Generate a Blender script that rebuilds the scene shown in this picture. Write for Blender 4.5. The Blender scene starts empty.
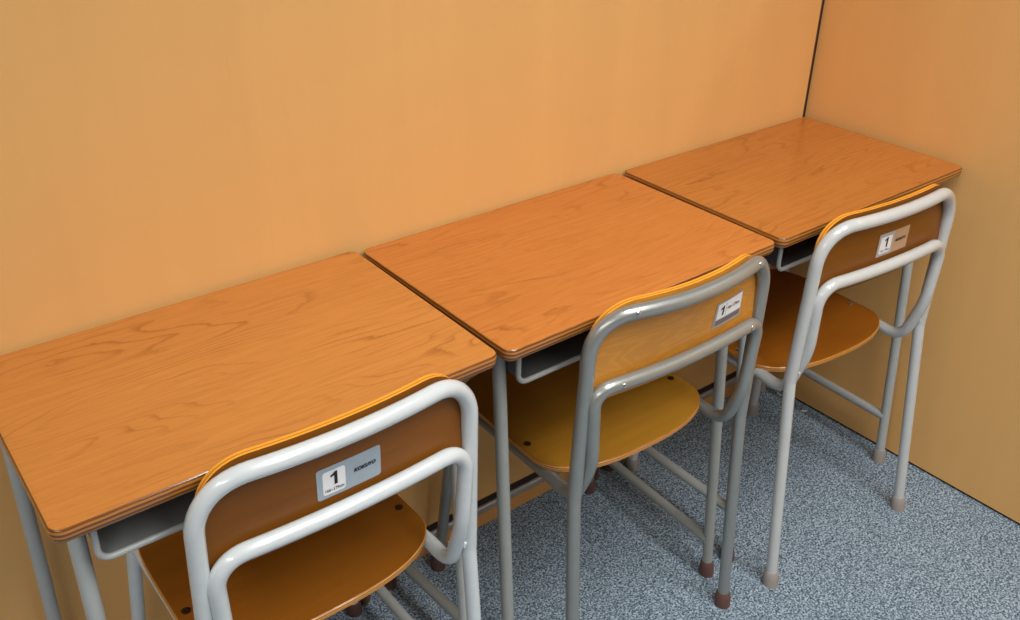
import bpy, bmesh, math, random
from mathutils import Vector, Matrix

# ------------------------------------------------------------------ camera, world, lights, exposure
SC = bpy.context.scene
COL = SC.collection
cam_data = bpy.data.cameras.new('camera')
cam = bpy.data.objects.new('camera', cam_data)
COL.objects.link(cam)
cam.location = (-0.3992, -1.28858, 1.48745)
cam.rotation_mode = 'XYZ'
cam.rotation_euler = (1.095448, -0.012376, -0.65169)
cam_data.sensor_width = 36.0
cam_data.lens = 971.156 * 36.0 / 1020.0
cam_data.shift_x = 26.86 / 1020.0
cam_data.shift_y = -46.58 / 1020.0
cam_data.clip_start = 0.02
SC.camera = cam

SC.view_settings.view_transform = 'Standard'
SC.view_settings.look = 'None'
SC.view_settings.gamma = 1.0
SC.view_settings.use_curve_mapping = False
SC.view_settings.exposure = 0.0

world = bpy.data.worlds.new('room_ambient_fill')  # dim even fill added for light from the unseen rest of the room
SC.world = world
world.use_nodes = True
world.node_tree.nodes['Background'].inputs[0].default_value = (0.97, 0.98, 1.0, 1)
world.node_tree.nodes['Background'].inputs[1].default_value = 0.03


def lamp(name, x, y0, y1, z, width, power, colour=(1.0, 0.985, 0.955), spread=140):
    d = bpy.data.lights.new(name, 'AREA')
    d.shape = 'RECTANGLE'
    d.size = width
    d.size_y = abs(y1 - y0)
    d.energy = power
    d.color = colour
    d.spread = math.radians(spread)
    o = bpy.data.objects.new(name, d)
    o.location = (x, (y0 + y1) / 2, z)
    COL.objects.link(o)
    return o


lamp('ceiling_light', 2.62, -3.6, -0.6, 2.55, 0.22, 9, spread=170)
lamp('ceiling_light', 0.45, -3.2, -0.6, 2.55, 0.28, 39)
lamp('ceiling_light', 1.10, -3.6, -0.8, 2.55, 0.28, 28)
lamp('ceiling_light', -1.80, -3.2, -0.6, 2.55, 0.30, 48, spread=160)


# ------------------------------------------------------------------ materials
def lin(c):
    def f(v):
        v /= 255.0
        return v / 12.92 if v <= 0.04045 else ((v + 0.055) / 1.055) ** 2.4
    return (f(c[0]), f(c[1]), f(c[2]), 1.0)


class NT:
    def __init__(self, name):
        self.m = bpy.data.materials.new(name)
        self.m.use_nodes = True
        self.t = self.m.node_tree
        self.b = self.t.nodes['Principled BSDF']

    def n(self, kind, **kw):
        nd = self.t.nodes.new(kind)
        for k, v in kw.items():
            setattr(nd, k, v)
        return nd

    def l(self, a, b):
        self.t.links.new(a, b)

    def coords(self, scale=(1, 1, 1), loc=(0, 0, 0), rnd=False):
        tc = self.n('ShaderNodeTexCoord')
        mp = self.n('ShaderNodeMapping')
        mp.inputs['Scale'].default_value = scale
        mp.inputs['Location'].default_value = loc
        self.l(tc.outputs['Object'], mp.inputs['Vector'])
        return mp.outputs['Vector']

    def noise(self, vec, scale, detail=4, rough=0.5, dist=0.0):
        nd = self.n('ShaderNodeTexNoise')
        nd.inputs['Scale'].default_value = scale
        nd.inputs['Detail'].default_value = detail
        nd.inputs['Roughness'].default_value = rough
        nd.inputs['Distortion'].default_value = dist
        self.l(vec, nd.inputs['Vector'])
        return nd.outputs['Fac']

    def ramp(self, fac, stops):
        nd = self.n('ShaderNodeValToRGB')
        e = nd.color_ramp.elements
        while len(e) < len(stops):
            e.new(0.5)
        for i, (p, c) in enumerate(stops):
            e[i].position = p
            e[i].color = c
        self.l(fac, nd.inputs['Fac'])
        return nd.outputs['Color']

    def mix(self, fac, a, b, mode='MIX'):
        nd = self.n('ShaderNodeMix', data_type='RGBA', blend_type=mode)
        if isinstance(fac, (int, float)):
            nd.inputs[0].default_value = fac
        else:
            self.l(fac, nd.inputs[0])
        for s, v in ((6, a), (7, b)):
            if isinstance(v, tuple):
                nd.inputs[s].default_value = v
            else:
                self.l(v, nd.inputs[s])
        return nd.outputs[2]

    def bump(self, h, strength, dist):
        nd = self.n('ShaderNodeBump')
        nd.inputs['Strength'].default_value = strength
        nd.inputs['Distance'].default_value = dist
        self.l(h, nd.inputs['Height'])
        self.l(nd.outputs['Normal'], self.b.inputs['Normal'])


def plain(name, c, rough=0.5, metal=0.0, spec=0.5, coat=0.0):
    k = NT(name)
    v = k.coords()
    f = k.noise(v, 60, 3)
    col = lin(c)
    k.l(k.mix(f, tuple(q * 0.94 for q in col[:3]) + (1,), tuple(min(1, q * 1.06) for q in col[:3]) + (1,)), k.b.inputs['Base Color'])
    k.b.inputs['Roughness'].default_value = rough
    k.b.inputs['Metallic'].default_value = metal
    k.b.inputs['Specular IOR Level'].default_value = spec
    k.b.inputs['Coat Weight'].default_value = coat
    return k.m


def wall_material(name, c, flip=False):
    k = NT(name)
    col = lin(c)
    mul = lambda s: tuple(q * s for q in col[:3]) + (1,)
    sc = (1, 1, 1)
    v1 = k.coords((9, 9, 0.9))
    f1 = k.noise(v1, 1.0, 5, 0.6, 0.4)
    base = k.ramp(f1, [(0.3, mul(0.97)), (0.7, mul(1.03))])
    # short vertical pores and scuffs of the vinyl wood print
    v2 = k.coords((70, 70, 5.0))
    f2 = k.noise(v2, 1.0, 3, 0.55, 0.8)
    v3 = k.coords((3, 3, 1.3))
    f3 = k.noise(v3, 1.6, 2, 0.5)
    m3 = k.ramp(f3, [(0.52, (0, 0, 0, 1)), (0.66, (1, 1, 1, 1))])
    m2 = k.ramp(f2, [(0.70, (0, 0, 0, 1)), (0.78, (1, 1, 1, 1))])
    mm = k.mix(1.0, m2, m3, 'MULTIPLY')
    mm = k.mix(1.0, mm, (0.22, 0.22, 0.22, 1), 'MULTIPLY')
    k.l(k.mix(mm, base, mul(0.55)), k.b.inputs['Base Color'])
    k.b.inputs['Roughness'].default_value = 0.55
    k.b.inputs['Specular IOR Level'].default_value = 0.25
    k.bump(f2, 0.06, 0.001)
    return k.m


def desk_top_material(name, c, seed):
    k = NT(name)
    col = lin(c)
    mul = lambda s, g=1.0, b=1.0: (col[0] * s, col[1] * s * g, col[2] * s * b, 1)
    off = (seed * 3.7, seed * 1.9, seed)
    # cathedral figure: contour lines of a long, stretched noise, roughened by a fine one
    v = k.coords((1.3, 6.5, 1), off)
    f = k.noise(v, 1.4, 2, 0.4, 0.2)
    vj = k.coords((22, 70, 1), off)
    fj = k.noise(vj, 1.0, 3, 0.6)
    mj = k.n('ShaderNodeMath', operation='MULTIPLY_ADD')
    k.l(fj, mj.inputs[0]); mj.inputs[1].default_value = 0.035
    k.l(f, mj.inputs[2])
    w = k.n('ShaderNodeMath', operation='MULTIPLY')
    k.l(mj.outputs[0], w.inputs[0]); w.inputs[1].default_value = 19.0
    fr = k.n('ShaderNodeMath', operation='FRACT')
    k.l(w.outputs[0], fr.inputs[0])
    lines = k.ramp(fr.outputs[0], [(0.0, (0.30, 0.30, 0.30, 1)), (0.08, (0, 0, 0, 1)), (0.72, (0, 0, 0, 1)), (0.97, (1, 1, 1, 1))])
    gate_v = k.coords((2.5, 8, 1), (seed, 4.2, 0))
    gate = k.ramp(k.noise(gate_v, 1.6, 2), [(0.42, (0.06, 0.06, 0.06, 1)), (0.66, (0.9, 0.9, 0.9, 1))])
    lines = k.mix(1.0, lines, gate, 'MULTIPLY')
    # fine fibres along the board: long streaks and short flecks
    vs = k.coords((5, 170, 1), off)
    fs = k.noise(vs, 1.0, 4, 0.65, 0.2)
    base = k.ramp(fs, [(0.3, mul(0.84, 0.95, 0.90)), (0.5, mul(1.0)), (0.70, mul(1.15, 1.03, 1.08))])
    vf = k.coords((26, 230, 1), off)
    ff = k.noise(vf, 1.0, 2, 0.5, 0.1)
    fl = k.ramp(ff, [(0.28, (0.80, 0.76, 0.70, 1)), (0.5, (1, 1, 1, 1)), (0.74, (1.0, 1.0, 1.0, 1))])
    base = k.mix(0.8, base, fl, 'MULTIPLY')
    vb = k.coords((1.2, 5, 1), off)
    fb = k.noise(vb, 1.4, 2)
    base = k.mix(0.5, base, k.mix(fb, mul(0.88, 0.96, 0.9), mul(1.12, 1.04, 1.08)))
    k.l(k.mix(lines, base, mul(0.68, 0.88, 0.78)), k.b.inputs['Base Color'])
    k.b.inputs['Roughness'].default_value = 0.24
    k.b.inputs['Specular IOR Level'].default_value = 0.40
    return k.m


def ply_edge_material(name, light, dark, pitch, rough=0.3):
    k = NT(name)
    tc = k.n('ShaderNodeTexCoord')
    wv = k.n('ShaderNodeTexWave', bands_direction='Z')
    wv.inputs['Scale'].default_value = 0.314 / pitch
    wv.inputs['Distortion'].default_value = 0.6
    wv.inputs['Detail'].default_value = 1.0
    k.l(tc.outputs['Object'], wv.inputs['Vector'])
    k.l(k.ramp(wv.outputs['Fac'], [(0.25, lin(dark)), (0.7, lin(light))]), k.b.inputs['Base Color'])
    k.b.inputs['Roughness'].default_value = rough
    k.b.inputs['Coat Weight'].default_value = 0.3
    return k.m


def varnish_material(name, c, axis='x', contrast=1.0, seed=0.0, rough=0.36, coat=0.12):
    k = NT(name)
    col = lin(c)
    mul = lambda s, g=1.0, b=1.0: (col[0] * s, col[1] * s * g, col[2] * s * b, 1)
    s1 = (3, 40, 40) if axis == 'x' else (40, 3, 40)
    v = k.coords(s1, (seed, seed * 2, seed * 3))
    f = k.noise(v, 1.0, 5, 0.65, 0.5)
    a = 0.22 * contrast
    base = k.ramp(f, [(0.25, mul(1 - a, 0.96, 0.9)), (0.75, mul(1 + a, 1.03, 1.05))])
    v2 = k.coords((7, 9, 9), (seed, 0, seed))
    f2 = k.noise(v2, 1.0, 2)
    base = k.mix(0.5, base, k.mix(f2, mul(0.66, 0.92, 0.8), mul(1.34, 1.08, 1.15)))
    k.l(base, k.b.inputs['Base Color'])
    k.b.inputs['Roughness'].default_value = rough
    k.b.inputs['Coat Weight'].default_value = coat
    k.b.inputs['Coat Roughness'].default_value = 0.2
    k.b.inputs['Specular IOR Level'].default_value = 0.35
    return k.m


def birch_material(name, c, seed=0.0):
    """pale ply with a tight wavy figure"""
    k = NT(name)
    col = lin(c)
    mul = lambda s, g=1.0, b=1.0: (col[0] * s, col[1] * s * g, col[2] * s * b, 1)
    v = k.coords((5, 5, 24), (seed, seed, seed))
    f = k.noise(v, 1.0, 3, 0.5, 0.6)
    w = k.n('ShaderNodeMath', operation='MULTIPLY')
    k.l(f, w.inputs[0]); w.inputs[1].default_value = 60.0
    sn = k.n('ShaderNodeMath', operation='SINE')
    k.l(w.outputs[0], sn.inputs[0])
    base = k.ramp(sn.outputs[0], [(0.0, mul(0.93, 0.985, 0.96)), (1.0, mul(1.04))])
    k.l(base, k.b.inputs['Base Color'])
    k.b.inputs['Roughness'].default_value = 0.35
    k.b.inputs['Coat Weight'].default_value = 0.2
    return k.m


def carpet_material(name):
    k = NT(name)
    v = k.coords()
    f1 = k.noise(v, 250, 2, 0.6)
    vo = k.n('ShaderNodeTexVoronoi')
    vo.inputs['Scale'].default_value = 330
    k.l(v, vo.inputs['Vector'])
    sep = k.n('ShaderNodeSeparateColor')
    k.l(vo.outputs['Color'], sep.inputs[0])
    mr = k.n('ShaderNodeMapRange')
    mr.inputs['To Min'].default_value = 0.30
    mr.inputs['To Max'].default_value = 0.70
    k.l(sep.outputs[0], mr.inputs['Value'])
    f2 = mr.outputs['Result']
    sm = k.n('ShaderNodeMath', operation='MULTIPLY_ADD')
    k.l(f2, sm.inputs[0]); sm.inputs[1].default_value = 0.6
    k.l(f1, sm.inputs[2])
    fac = k.n('ShaderNodeMath', operation='MULTIPLY')
    k.l(sm.outputs[0], fac.inputs[0]); fac.inputs[1].default_value = 0.625
    c = k.ramp(fac.outputs[0], [(0.41, lin((49, 63, 77))), (0.47, lin((100, 116, 131))), (0.53, lin((129, 147, 161))), (0.59, lin((177, 190, 202)))])
    fb = k.noise(v, 3.0, 3)
    c = k.mix(0.15, c, k.mix(fb, lin((91, 107, 119)), lin((127, 143, 156))))
    k.l(c, k.b.inputs['Base Color'])
    k.b.inputs['Roughness'].default_value = 0.95
    k.b.inputs['Specular IOR Level'].default_value = 0.1
    k.bump(f2, 0.5, 0.003)
    return k.m


M = {}
M['wall'] = wall_material('partition_vinyl_wood', (229, 177, 110))
M['skirting'] = wall_material('skirting_vinyl_wood', (214, 156, 92))
M['dark'] = plain('dark_gap_shade', (44, 28, 18), 0.7)  # shade in the recess and panel gaps, put into the colour
M['joint_brown'] = plain('brown_joint', (122, 84, 46), 0.6)
M['aluminium'] = plain('aluminium_strip', (205, 202, 197), 0.22, 0.6)
M['carpet'] = carpet_material('blue_grey_carpet')
M['ceiling'] = plain('white_ceiling', (235, 233, 228), 0.9)
M['desk_a'] = desk_top_material('cherry_laminate_a', (192, 125, 60), 1.0)
M['desk_b'] = desk_top_material('cherry_laminate_b', (189, 116, 54), 2.3)
M['desk_c'] = desk_top_material('cherry_laminate_c', (180, 112, 50), 4.1)
M['desk_edge'] = ply_edge_material('desk_ply_edge', (182, 118, 52), (112, 66, 28), 0.0064, 0.2)
M['seat_edge'] = ply_edge_material('seat_ply_edge', (226, 160, 70), (160, 96, 30), 0.0036)
M['leg_light'] = plain('light_grey_paint', (172, 176, 174), 0.35)
M['leg_grey'] = plain('grey_paint', (150, 153, 149), 0.38)
M['leg_silver'] = plain('silver_paint', (150, 152, 148), 0.36, 0.35)
M['frame_cream'] = plain('cream_grey_paint', (203, 209, 211), 0.22, coat=0.5)
M['frame_pale'] = plain('pale_grey_paint', (191, 193, 192), 0.24, coat=0.4)
M['frame_silver'] = plain('worn_silver_paint', (158, 160, 156), 0.3, 0.55)
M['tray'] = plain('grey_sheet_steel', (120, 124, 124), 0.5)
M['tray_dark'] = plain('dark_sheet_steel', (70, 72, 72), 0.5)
M['foot_brown'] = plain('brown_rubber', (98, 68, 60), 0.6)
M['foot_grey'] = plain('grey_rubber', (152, 143, 136), 0.6)
M['ply_dark'] = varnish_material('amber_brown_varnish', (143, 84, 21), 'x', 1.0, 1.0)
M['ply_dark_back'] = varnish_material('amber_brown_back_varnish', (123, 70, 0), 'x', 1.2, 5.0, 0.42, 0.05)
M['ply_orange'] = varnish_material('orange_brown_varnish', (158, 91, 21), 'x', 0.9, 2.0)
M['ply_pale'] = varnish_material('honey_varnish', (169, 117, 35), 'x', 0.8, 3.0)
M['birch'] = birch_material('honey_birch', (205, 138, 46), 1.0)
M['bolt'] = plain('dark_bolt', (66, 44, 30), 0.4, 0.6)
M['rivet'] = plain('bright_rivet', (205, 205, 202), 0.2, 0.9)
M['hole'] = plain('tube_hole_shade', (38, 38, 36), 0.7)
M['plate_blue'] = plain('blue_grey_plate', (158, 172, 184), 0.4)
M['plate_silver'] = plain('silver_plate', (160, 160, 166), 0.4)
M['plate_tan'] = plain('faded_tan_plate', (190, 152, 118), 0.45)
M['plate_grey'] = plain('grey_plate', (176, 170, 166), 0.4)
M['plate_strip'] = plain('dark_grey_strip', (112, 104, 104), 0.4)
M['white'] = plain('white_print', (238, 238, 240), 0.4)
M['black'] = plain('black_print', (22, 20, 22), 0.45)
M['paper'] = plain('white_lint', (225, 225, 225), 0.9)


# ------------------------------------------------------------------ helpers
def obj(name, bm, mats, parent=None, smooth=True, loc=None):
    me = bpy.data.meshes.new(name)
    bmesh.ops.recalc_face_normals(bm, faces=bm.faces)
    bm.to_mesh(me)
    bm.free()
    if not isinstance(mats, (list, tuple)):
        mats = [mats]
    for m in mats:
        me.materials.append(m)
    if smooth:
        for p in me.polygons:
            p.use_smooth = True
        me.set_sharp_from_angle(angle=math.radians(38))
    o = bpy.data.objects.new(name, me)
    COL.objects.link(o)
    if parent is not None:
        o.parent = parent
    if loc is not None:
        o.location = loc
    return o


def thing(name, label, cat, loc, rz=0.0, group=None):
    o = bpy.data.objects.new(name, None)
    o.empty_display_size = 0.1
    o.location = loc
    o.rotation_euler = (0, 0, rz)
    o['label'] = label
    o['category'] = cat
    if group:
        o['group'] = group
    COL.objects.link(o)
    return o


def box(bm, x0, x1, y0, y1, z0, z1, mi=0, bev=0.0):
    vs = [bm.verts.new((x, y, z)) for z in (z0, z1) for y in (y0, y1) for x in (x0, x1)]
    fs = [bm.faces.new([vs[i] for i in q]) for q in ((0, 1, 3, 2), (4, 6, 7, 5), (0, 4, 5, 1), (2, 3, 7, 6), (0, 2, 6, 4), (1, 5, 7, 3))]
    for f in fs:
        f.material_index = mi
    if bev:
        es = {e for f in fs for e in f.edges}
        bmesh.ops.bevel(bm, geom=list(es), offset=bev, segments=2, affect='EDGES', profile=0.5)


def fillet(pts, rs, n=9):
    """round the corners of a polyline; rs = fillet tangent length at each point"""
    pts = [Vector(p) for p in pts]
    out = []
    for i, q in enumerate(pts):
        r = rs[i]
        if i in (0, len(pts) - 1) or not r:
            out.append(q.copy())
            continue
        a = pts[i - 1] - q
        b = pts[i + 1] - q
        la, lb = a.length, b.length
        a.normalize(); b.normalize()
        t = min(r, la * 0.49, lb * 0.49)
        A = q + a * t
        B = q + b * t
        ang = math.acos(max(-1, min(1, (-a).dot(b))))
        if ang < 1e-3:
            out.append(q.copy()); continue
        R = t / math.tan(ang / 2)
        ctr = q + (a + b).normalized() * (R / math.cos(ang / 2))
        u = (A - ctr).normalized()
        w = ((B - ctr) - u * (B - ctr).dot(u)).normalized()
        for k in range(n + 1):
            th = ang * k / n
            out.append(ctr + (u * math.cos(th) + w * math.sin(th)) * R)
    return out


def densify(p, step):
    out = []
    for a, b in zip(p[:-1], p[1:]):
        n = max(1, int((b - a).length / step))
        for k in range(n):
            out.append(a.lerp(b, k / n))
    out.append(p[-1])
    return out


def tube(bm, path, r, seg=14, mi=0, caps=True, radii=None, flat=None):
    """sweep a circle along a path; flat = function(i) -> (sx, sz) scales"""
    path = [Vector(p) for p in path]
    clean = [path[0]]
    for p in path[1:]:
        if (p - clean[-1]).length > 1e-5:
            clean.append(p)
    path = clean
    n = len(path)
    T = []
    for i in range(n):
        a = path[max(0, i - 1)]
        b = path[min(n - 1, i + 1)]
        T.append((b - a).normalized())
    up = Vector((0, 0, 1)) if abs(T[0].z) < 0.9 else Vector((0, 1, 0))
    N = (up - T[0] * up.dot(T[0])).normalized()
    rings = []
    for i in range(n):
        if i:
            N = (N - T[i] * N.dot(T[i]))
            N.normalize()
        B = T[i].cross(N)
        rr = radii[i] if radii else r
        rings.append([bm.verts.new(path[i] + (N * math.cos(2 * math.pi * k / seg) + B * math.sin(2 * math.pi * k / seg)) * rr) for k in range(seg)])
    for i in range(n - 1):
        for k in range(seg):
            f = bm.faces.new((rings[i][k], rings[i][(k + 1) % seg], rings[i + 1][(k + 1) % seg], rings[i + 1][k]))
            f.material_index = mi
    if caps:
        for rg in (rings[0], rings[-1]):
            f = bm.faces.new(rg)
            f.material_index = mi


def lathe(bm, prof, base, axis, seg=18, mi=0):
    """revolve profile [(r, h)] about an axis through base"""
    axis = Vector(axis).normalized()
    u = axis.orthogonal().normalized()
    w = axis.cross(u)
    base = Vector(base)
    rings = []
    for r, h in prof:
        c = base + axis * h
        if r < 1e-6:
            rings.append([bm.verts.new(c)])
        else:
            rings.append([bm.verts.new(c + (u * math.cos(2 * math.pi * k / seg) + w * math.sin(2 * math.pi * k / seg)) * r) for k in range(seg)])
    for a, b in zip(rings[:-1], rings[1:]):
        for k in range(seg):
            k2 = (k + 1) % seg
            if len(a) == 1 and len(b) == 1:
                continue
            if len(a) == 1:
                f = bm.faces.new((a[0], b[k], b[k2]))
            elif len(b) == 1:
                f = bm.faces.new((a[k], a[k2], b[0]))
            else:
                f = bm.faces.new((a[k], a[k2], b[k2], b[k]))
            f.material_index = mi
    for rg in (rings[0], rings[-1]):
        if len(rg) > 1:
            f = bm.faces.new(rg)
            f.material_index = mi


def rounded_rect(hx, hy, rad, n=8):
    pts = []
    for cx, cy, a0 in ((hx, hy, 0), (-hx, hy, 90), (-hx, -hy, 180), (hx, -hy, 270)):
        sx = 1 if cx > 0 else -1
        sy = 1 if cy > 0 else -1
        for k in range(n + 1):
            a = math.radians(a0 + 90 * k / n)
            pts.append((cx - sx * rad + rad * math.cos(a), cy - sy * rad + rad * math.sin(a)))
    return pts


def loft(bm, loops, mis, cap=(True, True), cap_mi=(0, 0)):
    """loops of equal point counts -> skin; mis[i] is the material between loop i and i+1"""
    rings = [[bm.verts.new(p) for p in lp] for lp in loops]
    n = len(rings[0])
    for i in range(len(rings) - 1):
        for k in range(n):
            f = bm.faces.new((rings[i][k], rings[i][(k + 1) % n], rings[i + 1][(k + 1) % n], rings[i + 1][k]))
            f.material_index = mis[i]
    if cap[0]:
        bm.faces.new(rings[0]).material_index = cap_mi[0]
    if cap[1]:
        bm.faces.new(rings[-1]).material_index = cap_mi[1]


def rubber_foot(parent, base, axis, mat, r):
    bm = bmesh.new()
    lathe(bm, [(r + 0.0030, 0.0), (r + 0.0042, 0.002), (r + 0.0042, 0.020), (r + 0.0022, 0.031), (r + 0.0008, 0.0335), (r - 0.004, 0.0335)], base, axis)
    # keep the contact face level on the floor
    for v in bm.verts:
        if v.co.z < base[2] + 0.004:
            v.co.z = base[2]
    return obj('rubber_foot', bm, mat, parent)


# ------------------------------------------------------------------ setting
WX = 1.5587          # face of the partition on the right
WH = 1.30            # partition height


def struct(name, bm, mat):
    o = obj(name, bm, mat, smooth=False)
    o['kind'] = 'structure'
    return o


bm = bmesh.new(); box(bm, -4, 4.2, -4.2, 1.6, -0.08, 0.0)
struct('floor', bm, M['carpet'])
bm = bmesh.new(); box(bm, -4, 4.2, -4.2, 1.6, 2.60, 2.68)
struct('ceiling', bm, M['ceiling'])
bm = bmesh.new(); box(bm, -2.6, WX - 0.0125, 0.0, 0.045, 0.076, WH)
struct('wall_back', bm, M['wall'])
bm = bmesh.new(); box(bm, WX, WX + 0.045, -2.4, 0.045, 0.007, WH)
struct('wall_right', bm, M['wall'])
bm = bmesh.new(); box(bm, -2.6, WX - 0.004, 0.0, 0.045, 0.0, 0.034)
struct('baseboard_back', bm, M['skirting'])
bm = bmesh.new(); box(bm, -2.6, WX - 0.004, -0.003, 0.030, 0.034, 0.056, bev=0.006)
struct('trim_1', bm, M['aluminium'])                    # aluminium cable strip above the skirting
bm = bmesh.new(); box(bm, -2.6, WX - 0.004, 0.0015, 0.045, 0.056, 0.076)
struct('trim_2', bm, M['dark'])                         # nearly flush strip, shade of the recess under the panel as colour
bm = bmesh.new(); box(bm, WX - 0.0125, WX - 0.0082, 0.001, 0.045, 0.076, WH)
struct('trim_3', bm, M['joint_brown'])                  # panel edge at the corner joint
bm = bmesh.new(); box(bm, WX - 0.0082, WX, 0.0015, 0.045, 0.076, WH)
struct('trim_4', bm, M['dark'])                         # nearly flush strip coloured dark for the shade in the corner gap
bm = bmesh.new(); box(bm, WX + 0.006, WX + 0.040, -2.4, 0.0, 0.0, 0.007)
struct('gap_shade_right', bm, M['dark'])                # dark strip standing in for the shade in the gap below the right panel


# ------------------------------------------------------------------ desks
HX, HY, TOPZ, TH = 0.300, 0.200, 0.760, 0.024


def make_desk(label, loc, rz, top_mat, leg_mat, tray_mat, feet, top_z, str_z, inset=(0.0345, 0.0345), rear_inset=(0.019, 0.019)):
    t = thing('school_desk', label, 'desk', (loc[0], loc[1], 0), rz, 'school desks along the partition')
    # table top: laminate face with a rounded plywood edge
    bm = bmesh.new()
    prof = [(-0.012, top_z, 0), (-0.0040, top_z, 0), (-0.0022, top_z - 0.0004, 0), (-0.0008, top_z - 0.0016, 1), (-0.0001, top_z - 0.0036, 1), (0.0, top_z - 0.009, 1), (-0.0004, top_z - 0.014, 1),
            (-0.0028, top_z - 0.0195, 1), (-0.0075, top_z - TH + 0.0012, 1), (-0.013, top_z - TH, 1)]
    loops, mis = [], []
    for off, z, mi in prof:
        rad = 0.0165 + off
        loops.append([(x, y, z) for x, y in rounded_rect(HX + off, HY + off, rad)])
        mis.append(mi)
    loft(bm, loops, mis[1:], cap_mi=(0, 1))
    obj('tabletop', bm, [top_mat, M['desk_edge']], t)
    R = 0.0106
    zt = top_z - TH - 0.012
    for sx in (-1, 1):
        xx = sx * (HX - inset[0 if sx < 0 else 1])
        xr = sx * (HX - rear_inset[0 if sx < 0 else 1])
        for sy in (-1, 1):
            ft = Vector((xx if sy < 0 else xr, sy * (0.186 if sy < 0 else 0.180), 0.0))
            tp = Vector((xx if sy < 0 else xr, sy * (0.128 if sy < 0 else 0.158), zt))
            ax = (tp - ft).normalized()
            bm = bmesh.new()
            tube(bm, densify([ft + ax * 0.012, tp], 0.12), R)
            lg = obj('leg', bm, leg_mat, t)
            rubber_foot(lg, ft, ax, feet[(sx, sy)], R)
        # rail under the top and stretcher near the floor
        bm = bmesh.new()
        tube(bm, [(xx, -0.135, zt + 0.001), (xr, 0.163, zt + 0.001)], 0.0100)
        obj('side_rail', bm, leg_mat, t)
        bm = bmesh.new()
        zz = str_z
        yf = -0.186 + 0.058 * zz / zt
        yb = 0.180 - 0.022 * zz / zt
        tube(bm, [(xx - 0.003 * sx, yf, zz), (xr - 0.003 * sx, yb, zz)], 0.0102)
        obj('stretcher', bm, leg_mat, t)
    # book tray: sheet pan with a rolled rim round its open front
    x0, y0, y1 = 0.2525, -0.166, 0.125
    zb, zu = top_z - TH - 0.066, top_z - TH
    prof = fillet([(-x0, 0, zu), (-x0, 0, zb), (x0, 0, zb), (x0, 0, zu)], [0, 0.017, 0.017, 0], 6)
    bm = bmesh.new()
    outer_, inner_ = [], []
    c = Vector((0, 0, zu + 0.2))
    prof_in = fillet([(-x0 + 0.002, 0, zu), (-x0 + 0.002, 0, zb + 0.002), (x0 - 0.002, 0, zb + 0.002), (x0 - 0.002, 0, zu)], [0, 0.015, 0.015, 0], 6)
    ring = [Vector(p) for p in prof] + [Vector(p) for p in reversed(prof_in)]
    loft(bm, [[(p.x, y0, p.z) for p in ring], [(p.x, y1, p.z) for p in ring]], [0])
    back = [(p.x, y1, p.z) for p in prof]
    back2 = [(p.x, y1 + 0.002, p.z) for p in prof]
    loft(bm, [back, back2], [0])
    tr = obj('book_tray', bm, tray_mat, t)
    bm = bmesh.new()
    tube(bm, [Vector((p.x, y0, p.z)) for p in prof], 0.0042, 10)
    obj('tray_rim', bm, leg_mat, tr)
    return t


BR, GR = M['foot_brown'], M['foot_grey']
make_desk('cherry laminate school desk nearest the camera, at the left of the row', (0.0174, -0.2059), -0.0054,
          M['desk_a'], M['leg_light'], M['tray'], {(s, u): BR for s in (-1, 1) for u in (-1, 1)}, 0.7635, 0.092, rear_inset=(0.024, 0.034))
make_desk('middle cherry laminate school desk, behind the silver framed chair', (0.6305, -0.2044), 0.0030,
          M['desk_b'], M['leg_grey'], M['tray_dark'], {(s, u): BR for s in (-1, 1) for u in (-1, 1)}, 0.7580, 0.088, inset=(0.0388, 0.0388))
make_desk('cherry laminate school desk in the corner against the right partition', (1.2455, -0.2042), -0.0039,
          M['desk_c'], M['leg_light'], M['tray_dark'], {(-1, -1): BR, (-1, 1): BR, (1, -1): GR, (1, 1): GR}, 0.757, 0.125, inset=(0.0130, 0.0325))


# ------------------------------------------------------------------ chairs
def text_glyphs(bm, txt, size, cx, cz, mi, bold=0.0, shear=0.0, sx=1.0):
    """flat glyph faces in the x-z plane, centred at cx, cz, y = 0"""
    cu = bpy.data.curves.new('txt', 'FONT')
    cu.body = txt
    cu.size = size
    cu.offset = bold
    cu.shear = shear
    cu.align_x = 'CENTER'
    cu.align_y = 'CENTER'
    cu.resolution_u = 3
    to = bpy.data.objects.new('txt', cu)
    COL.objects.link(to)
    dg = bpy.context.evaluated_depsgraph_get()
    dg.update()
    me = bpy.data.meshes.new_from_object(to.evaluated_get(dg))
    bpy.data.objects.remove(to)
    vs = [bm.verts.new((cx + v.co.x * sx, 0, cz + v.co.y)) for v in me.vertices]
    for p in me.polygons:
        try:
            f = bm.faces.new([vs[i] for i in p.vertices])
            f.material_index = mi
        except ValueError:
            pass
    bpy.data.meshes.remove(me)


def numeral(bm, h, cx, cz, mi):
    """a bold figure one: stem with a flag"""
    w = h * 0.20
    p = [(0.02, -0.5), (0.24, -0.5), (0.24, 0.5), (0.08, 0.5), (-0.06, 0.37), (-0.24, 0.30), (-0.24, 0.13), (0.02, 0.22)]
    vs = [bm.verts.new((cx + x * h, 0, cz + z * h)) for x, z in p]
    for q in ((0, 1, 2, 3, 7), (3, 4, 7), (4, 5, 6, 7)):
        bm.faces.new([vs[i] for i in q]).material_index = mi


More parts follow.
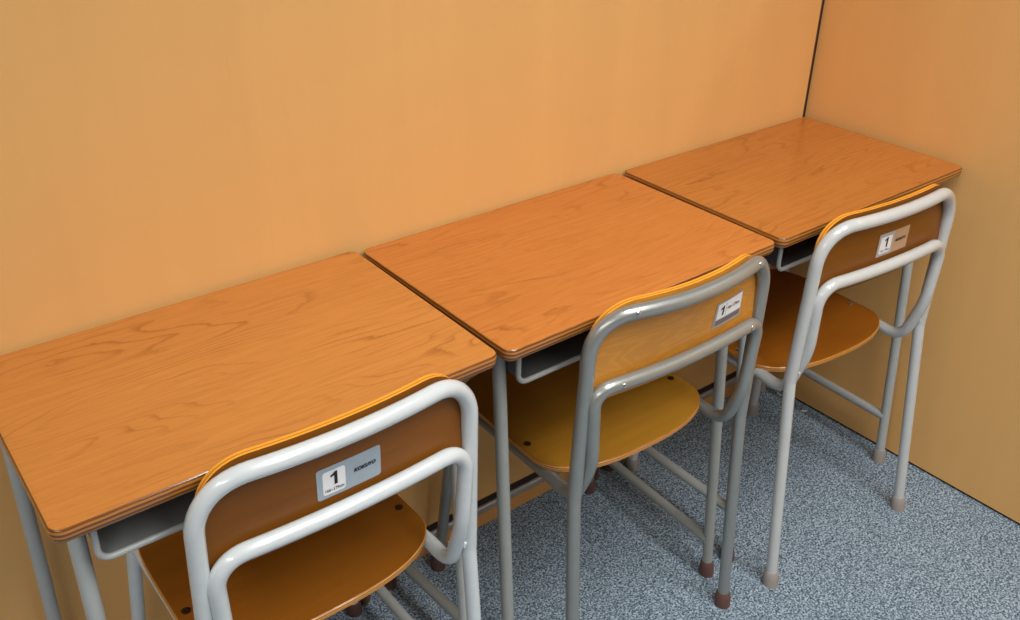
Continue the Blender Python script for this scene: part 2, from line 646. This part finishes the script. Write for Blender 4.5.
def plate(bm, x0, x1, z0, z1, rad, mi, y):
    """thin rounded plate, facing -y, split into columns so that it can bend"""
    hx, hz = (x1 - x0) / 2, (z1 - z0) / 2
    pts = rounded_rect(hx, hz, max(rad, 0.0004), 5)
    cx, cz = (x0 + x1) / 2, (z0 + z1) / 2
    # columns at fixed x, so the face bends with the backrest
    xs = sorted({round(p[0], 6) for p in pts} | {round(-hx + 2 * hx * k / 14, 6) for k in range(15)})

    def zlim(x):
        d = abs(x) - (hx - rad)
        return hz if d <= 0 else hz - rad + math.sqrt(max(0, rad * rad - d * d))
    prev = None
    for x in xs:
        zl = zlim(x)
        cur = (bm.verts.new((cx + x, y, cz - zl)), bm.verts.new((cx + x, y, cz + zl)))
        if prev:
            f = bm.faces.new((prev[0], cur[0], cur[1], prev[1]))
            f.material_index = mi
        prev = cur


def make_chair(label, loc, rz, P, mats, label_kind):
    t = thing('school_chair', label, 'chair', (loc[0], loc[1], 0), rz, 'school chairs at the desks')
    fm = mats['frame']
    R = 0.0120
    wf, df, wk, yk, zk, wt, yt, zt, rt, bow = P['wf'], P['df'], P['wk'], P['yk'], P['zk'], P['wt'], P['yt'], P['zt'], P['rt'], P['bow']
    wl, zl, bow2 = P['wl'], P['zl'], P['bow2']
    SZ = P['sz']

    def yplane(z):
        return yk + (yt - yk) * (z - zk) / (zt - zk)

    def bowf(x, w):
        return max(0.0, 1 - (x / w) ** 2)

    # --- upper back frame: one bent tube, bowed backwards between its sides
    path = fillet([(-wk, yk, zk), (-wt, yt, zt), (wt, yt, zt), (wk, yk, zk)], [0, rt, rt, 0], 12)
    path = densify(path, 0.012)
    for p in path:
        g = max(0.0, min(1.0, (p.z - (zt - rt)) / rt))
        p.y -= bow * bowf(p.x, wt) * g ** 1.5
    bm = bmesh.new()
    tube(bm, path, R, 16)
    bf = obj('back_frame', bm, fm, t)
    # --- rear legs, splayed backwards below the joint
    for s in (-1, 1):
        ft = Vector((s * wf, df, 0))
        tp = Vector((s * wk, yk, zk))
        ax = (tp - ft).normalized()
        bm = bmesh.new()
        tube(bm, densify([ft + ax * 0.012, tp + ax * 0.004], 0.1), R * 0.94, 16)
        lg = obj('leg', bm, fm, t)
        rubber_foot(lg, ft, ax, mats['foot'], R * 0.94)
    # --- inner frame: lower back bar, down beside the rear legs, looping forward under the seat
    rx = P['rx']
    zr = SZ - 0.026
    zb = P['zb']
    xi = wk - 0.0214
    IO = -0.0105      # the inner tube lies behind the plane of the outer one

    half = [(wl, yplane(zl) + IO, zl), (xi, yplane(zk + 0.06) + IO, zk + 0.06), (xi + 0.004, yplane(zb) + 0.020, zb),
            (rx + 0.004, P['yloop'], zb + 0.004), (rx, P['yloop'] + 0.05, zr), (rx + 0.001, 0.215, zr)]
    rr = [P['rl'], 0.03, 0.040, 0.02, 0.02, 0]
    pts = [(-x, y, z) for x, y, z in reversed(half)] + half
    path = fillet(pts, list(reversed(rr)) + rr, 9)
    path = densify(path, 0.014)
    for p in path:
        g = max(0.0, min(1.0, (p.z - (zl - P['rl'])) / P['rl']))
        p.y -= bow2 * bowf(p.x, wl) * g ** 1.5
    bm = bmesh.new()
    tube(bm, path, R * 0.95, 16)
    inn = obj('seat_frame', bm, fm, t)
    if P['welds']:
        for s in (-1, 1):
            bm = bmesh.new()
            rnd = random.Random(4)
            z = zk + 0.012
            while z < zk + 0.12:
                x = s * (wk - 0.0126 - 0.0005)
                y = yplane(z) - 0.0065
                lathe(bm, [(0.0, -0.006), (0.0028, -0.004), (0.0034, 0.0), (0.0028, 0.004), (0.0, 0.006)], (x, y, z), (0.15 * s, 0, 1), 8)
                z += rnd.uniform(0.014, 0.03)
            obj('weld', bm, fm, inn)
    # --- front legs
    for s in (-1, 1):
        ft = Vector((s * P['fx'], P['fy'], 0))
        a = Vector((s * (rx + 0.0025), 0.207, zr + 0.002))
        ax = (a - ft).normalized()
        bm = bmesh.new()
        tube(bm, densify([ft + ax * 0.012, a], 0.1), R * 0.93, 16)
        lg = obj('leg', bm, fm, t)
        rubber_foot(lg, ft, ax, mats['foot'], R * 0.93)
    bm = bmesh.new()
    tube(bm, [(-rx, 0.19, zr - 0.004), (rx, 0.19, zr - 0.004)], 0.0095)
    obj('cross_bar', bm, fm, t)
    # --- seat: thin dished plywood with a D-shaped rear edge
    bm = bmesh.new()
    n = 96
    W, YB, YS, YF = P['sw'], P['yb'], P['ys'], 0.232
    out = []
    for k in range(n):
        a = 2 * math.pi * k / n
        c, s = math.cos(a), math.sin(a)
        if s < 0:
            e = 2 / P['se']
            out.append((W * math.copysign(abs(c) ** e, c), YS + (YS - YB) * math.copysign(abs(s) ** e, s)))
        else:
            e = 2 / 5.5
            out.append((W * math.copysign(abs(c) ** e, c), YS + (YF - YS) * abs(s) ** e))
    cy = (YF + YB) / 2

    def seat_z(x, y):
        u, v = x / W, (y - cy) / ((YF - YB) / 2)
        return SZ - 0.007 * (1 - u * u) * (1 - v * v) - 0.006 * max(0, v - 0.45) ** 2 / 0.3

    def loop(f, dz, off=0.0):
        lp = []
        for x, y in out:
            d = Vector((x, y - cy))
            L = d.length
            d = d * (f * (L + off) / L)
            px, py = d.x, cy + d.y
            lp.append((px, py, seat_z(px, py) + dz))
        return lp
    T = 0.011
    loops = [loop(0.06, 0), loop(0.3, 0), loop(0.55, 0), loop(0.78, 0), loop(0.93, 0), loop(1, 0, -0.0015), loop(1, -0.0015), loop(1, -T + 0.0015), loop(1, -T, -0.0015), loop(0.9, -T), loop(0.5, -T), loop(0.06, -T)]
    loft(bm, loops, [0, 0, 0, 0, 0, 1, 1, 1, 0, 0, 0], cap_mi=(0, 0))
    st = obj('seat', bm, [mats['seat'], M['seat_edge']], t)
    for sx, sy in ((-1, 0), (1, 0)):
        bx, by = sx * 0.1745, sy
        bm = bmesh.new()
        lathe(bm, [(0.0066, -0.001), (0.0066, 0.0006), (0.0052, 0.0014), (0.0022, 0.0014), (0.0016, 0.0006), (0, 0.0006)], (bx, by, seat_z(bx, by)), (0, 0, 1), 16)
        obj('bolt', bm, mats['bolt'], st)
    # --- backrest: bent plywood on the front of the two bars
    hw, z0, z1 = P['bw'], zl - 0.030, zt + P['bt']
    crn, crn2 = P['bc'], 0.012
    TB = 0.009

    def bound(x, lo):
        rad = crn2 if lo else crn
        d = abs(x) - (hw - rad)
        h = 0 if d <= 0 else rad - math.sqrt(max(0, rad * rad - d * d))
        return z0 + h if lo else z1 - h
    xs = []
    for k in range(41):
        u = -1 + 2 * k / 40
        xs.append(hw * math.sin(u * math.pi / 2))
    bow_m = (bow + bow2) / 2

    def by(x, z):
        g = max(0.0, min(1.0, (z - zl) / (zt - zl)))
        b = bow2 + (bow - bow2) * g
        return yplane(z) + IO * (1 - g) + R + 0.0008 - b * bowf(x, wt)
    m = 9
    fr, bk = [], []
    for x in xs:
        lo, hi = bound(x, True), bound(x, False)
        if hi - lo < 0.001:
            hi = lo + 0.001
        fr.append([Vector((x, by(x, lo + (hi - lo) * j / m) + TB, lo + (hi - lo) * j / m)) for j in range(m + 1)])
        bk.append([Vector((x, by(x, lo + (hi - lo) * j / m), lo + (hi - lo) * j / m)) for j in range(m + 1)])
    bm = bmesh.new()
    F = [[bm.verts.new(p) for p in col] for col in fr]
    B = [[bm.verts.new(p) for p in col] for col in bk]
    for G, flip in ((F, 0), (B, 1)):
        for i in range(len(xs) - 1):
            for j in range(m):
                bm.faces.new((G[i][j], G[i + 1][j], G[i + 1][j + 1], G[i][j + 1])).material_index = 0
    per = [(i, 0) for i in range(len(xs))] + [(len(xs) - 1, j) for j in range(1, m + 1)] + [(i, m) for i in range(len(xs) - 2, -1, -1)] + [(0, j) for j in range(m - 1, 0, -1)]
    cache = {}

    def mid(i, j, q):
        if (i, j, q) not in cache:
            cache[(i, j, q)] = bm.verts.new(F[i][j].co.lerp(B[i][j].co, q))
        return cache[(i, j, q)]
    for a in range(len(per)):
        i, j = per[a]
        i2, j2 = per[(a + 1) % len(per)]
        ring = [(F[i][j], F[i2][j2])]
        for q in (0.44, 0.62):
            ring.append((mid(i, j, q), mid(i2, j2, q)))
        ring.append((B[i][j], B[i2][j2]))
        for q in range(3):
            bm.faces.new((ring[q][0], ring[q][1], ring[q + 1][1], ring[q + 1][0])).material_index = 2 if q == 1 else 1
    br = obj('backrest', bm, [mats['back'], M['back_edge'], M['back_ply']], t)
    # --- rivets on the silver chair
    if P['rivets']:
        for x, z, w, b0 in ((-0.132, zt, wt, bow), (0.138, zt, wt, bow), (-0.140, zl, wl, bow2), (0.152, zl, wl, bow2)):
            bm = bmesh.new()
            yy = yplane(z) + (IO if z == zl else 0) - b0 * bowf(x, w)
            lathe(bm, [(0.0046, R - 0.003), (0.0046, R + 0.0002), (0.0030, R + 0.0016), (0.0, R + 0.0019)], (x, yy, z), (0, -0.97, 0.25), 12)
            obj('rivet', bm, M['rivet'], bf if z == zt else inn)
        for s in (-1, 1):
            bm = bmesh.new()
            z = zk + 0.105
            lathe(bm, [(0.0040, -0.006), (0.0040, 0.0022), (0.0024, 0.0036), (0.0, 0.0038)], (s * (wk - 0.0126), yplane(z) - 0.0065, z), (0, -1, 0), 12)
            obj('rivet', bm, M['rivet'], inn)
    if P['rivets']:
        bm = bmesh.new()
        lathe(bm, [(0.0, -0.004), (0.0052, -0.004), (0.0052, 0.0008), (0.0, 0.0010)], (wl - 0.012, yplane(zl) + IO - R * 0.72, zl - 0.0092), (0.1, -0.75, -0.65), 14)
        obj('tube_hole_shade', bm, M['hole'], inn)  # dark disc on the tube, coloured as the shade inside its open end
    # --- size label on the back of the plywood
    bm = bmesh.new()
    lx, lz = P['lab']
    if label_kind == 'blue':
        plate(bm, -0.0455, 0.0455, -0.0235, 0.0235, 0.004, 0, -0.0006)
        plate(bm, -0.0375, -0.0060, -0.0185, 0.0170, 0.004, 1, -0.0009)
        b2 = bmesh.new()
        numeral(b2, 0.0200, -0.0222, 0.0040, 2)
        text_glyphs(b2, '166~179cm', 0.0066, -0.0222, -0.0125, 2, 0.00008, 0, 0.86)
        text_glyphs(b2, 'KOKUYO', 0.0076, 0.0215, 0.0015, 2, 0.00035, 0.22, 0.98)
        lm = [M['plate_blue'], M['white'], M['black']]
    elif label_kind == 'silver':
        plate(bm, -0.0375, 0.0375, -0.0245, 0.0245, 0.0015, 0, -0.0006)
        plate(bm, -0.0325, 0.0350, -0.0090, 0.0215, 0.001, 1, -0.0009)
        plate(bm, -0.0325, 0.0340, -0.0205, -0.0110, 0.0005, 3, -0.0009)
        plate(bm, -0.0098, -0.0092, -0.0060, 0.0180, 0.0003, 3, -0.0012)
        b2 = bmesh.new()
        numeral(b2, 0.0185, -0.0195, 0.0060, 2)
        text_glyphs(b2, '166~179cm', 0.0082, 0.0112, 0.0060, 2, 0.00010, 0, 0.90)
        lm = [M['plate_silver'], M['white'], M['black'], M['plate_strip']]
    else:
        plate(bm, -0.0455, 0.0455, -0.0235, 0.0235, 0.001, 3, -0.0006)
        plate(bm, -0.0455, -0.0010, -0.0235, 0.0235, 0.004, 0, -0.0008)
        plate(bm, -0.0400, -0.0070, -0.0180, 0.0165, 0.004, 1, -0.0011)
        b2 = bmesh.new()
        numeral(b2, 0.0200, -0.0235, 0.0040, 2)
        text_glyphs(b2, '166~179cm', 0.0066, -0.0235, -0.0125, 2, 0.00010, 0, 0.86)
        text_glyphs(b2, 'KOKUYO', 0.0078, 0.0210, 0.0005, 2, 0.00035, 0.22, 0.94)
        lm = [M['plate_grey'], M['white'], M['black'], M['plate_tan']]
    me = bpy.data.meshes.new('tmp')
    for v in b2.verts:
        v.co.y = -0.0015
    b2.to_mesh(me); b2.free()
    bm.from_mesh(me)
    bpy.data.meshes.remove(me)
    for v in bm.verts:
        x, z = v.co.x + lx, v.co.z + lz
        v.co = Vector((x, by(x, z) + v.co.y, z))
    o = bpy.data.meshes.new('size_label')
    bm.to_mesh(o); bm.free()
    for mm in lm:
        o.materials.append(mm)
    so = bpy.data.objects.new('size_label', o)
    COL.objects.link(so)
    so.parent = br
    return t


M['back_ply'] = plain('brown_inner_ply', (176, 104, 28), 0.35)
M['back_edge'] = plain('amber_ply_edge', (232, 158, 50), 0.3)

NEW = dict(fy=0.232, wf=0.203, df=-0.192, wk=0.199, yk=-0.150, zk=0.468, wt=0.193, yt=-0.157, zt=0.776, rt=0.068, bow=0.020,
           wl=0.183, zl=0.666, bow2=0.010, rl=0.042, sz=0.447, zb=0.425, yloop=-0.066, rx=0.176, fx=0.208,
           sw=0.190, yb=-0.120, ys=-0.030, se=2.4, bw=0.186, bt=0.015, bc=0.065, welds=True, rivets=False, lab=(0.003, 0.706))
OLD = dict(NEW, wf=0.199, df=-0.180, wk=0.198, zk=0.450, wt=0.193, zt=0.781, rt=0.068, bow=0.038, sz=0.451, zl=0.656, bow2=0.014, wl=0.187, rl=0.032,
           welds=False, rivets=True, lab=(0.100, 0.704), bt=0.013, bc=0.072)

make_chair('cream framed school chair with brown varnished seat, at the nearest desk', (0.0485, -0.277), 0.006, NEW,
           dict(frame=M['frame_cream'], seat=M['ply_dark'], back=M['ply_dark_back'], foot=BR, bolt=M['bolt']), 'blue')
make_chair('silver framed school chair with pale honey plywood, riveted back, at the middle desk', (0.659, -0.280), -0.0225, OLD,
           dict(frame=M['frame_silver'], seat=M['ply_pale'], back=M['birch'], foot=BR, bolt=M['bolt']), 'silver')
make_chair('pale grey framed school chair with orange brown seat, beside the right partition', (1.198, -0.301), -0.065,
           dict(NEW, lab=(0.014, 0.707), df=-0.201, wf=0.210), dict(frame=M['frame_pale'], seat=M['ply_orange'], back=M['ply_dark_back'], foot=GR, bolt=M['rivet']), 'tan')


# ------------------------------------------------------------------ scraps of lint on the carpet
def scrap(x, y, rz, L, label):
    bm = bmesh.new()
    pts = [(-1, -0.2), (-0.4, -0.42), (0.5, -0.3), (1, 0.05), (0.45, 0.4), (-0.5, 0.32)]
    lo = [(px * L, py * L, 0.0003) for px, py in pts]
    hi = [(px * L * 0.9, py * L * 0.9, 0.0014 + 0.0012 * (i % 2)) for i, (px, py) in enumerate(pts)]
    loft(bm, [lo, hi], [0])
    o = obj('paper_scrap', bm, M['paper'], smooth=False, loc=(x, y, 0))
    o.rotation_euler = (0, 0, rz)
    o['label'] = label
    o['category'] = 'scrap'
    o['group'] = 'white scraps on the carpet by the right partition'


scrap(1.5480, -0.0330, 0.9, 0.0050, 'round white scrap by the foot of the back leg of the corner desk')
scrap(1.5440, -0.0740, 1.2, 0.0090, 'whitish scrap against the right partition, left of the pale chair leg')
scrap(1.5354, -0.1595, -0.7, 0.0090, 'thin pale pink scrap near the right partition, right of the pale chair leg')
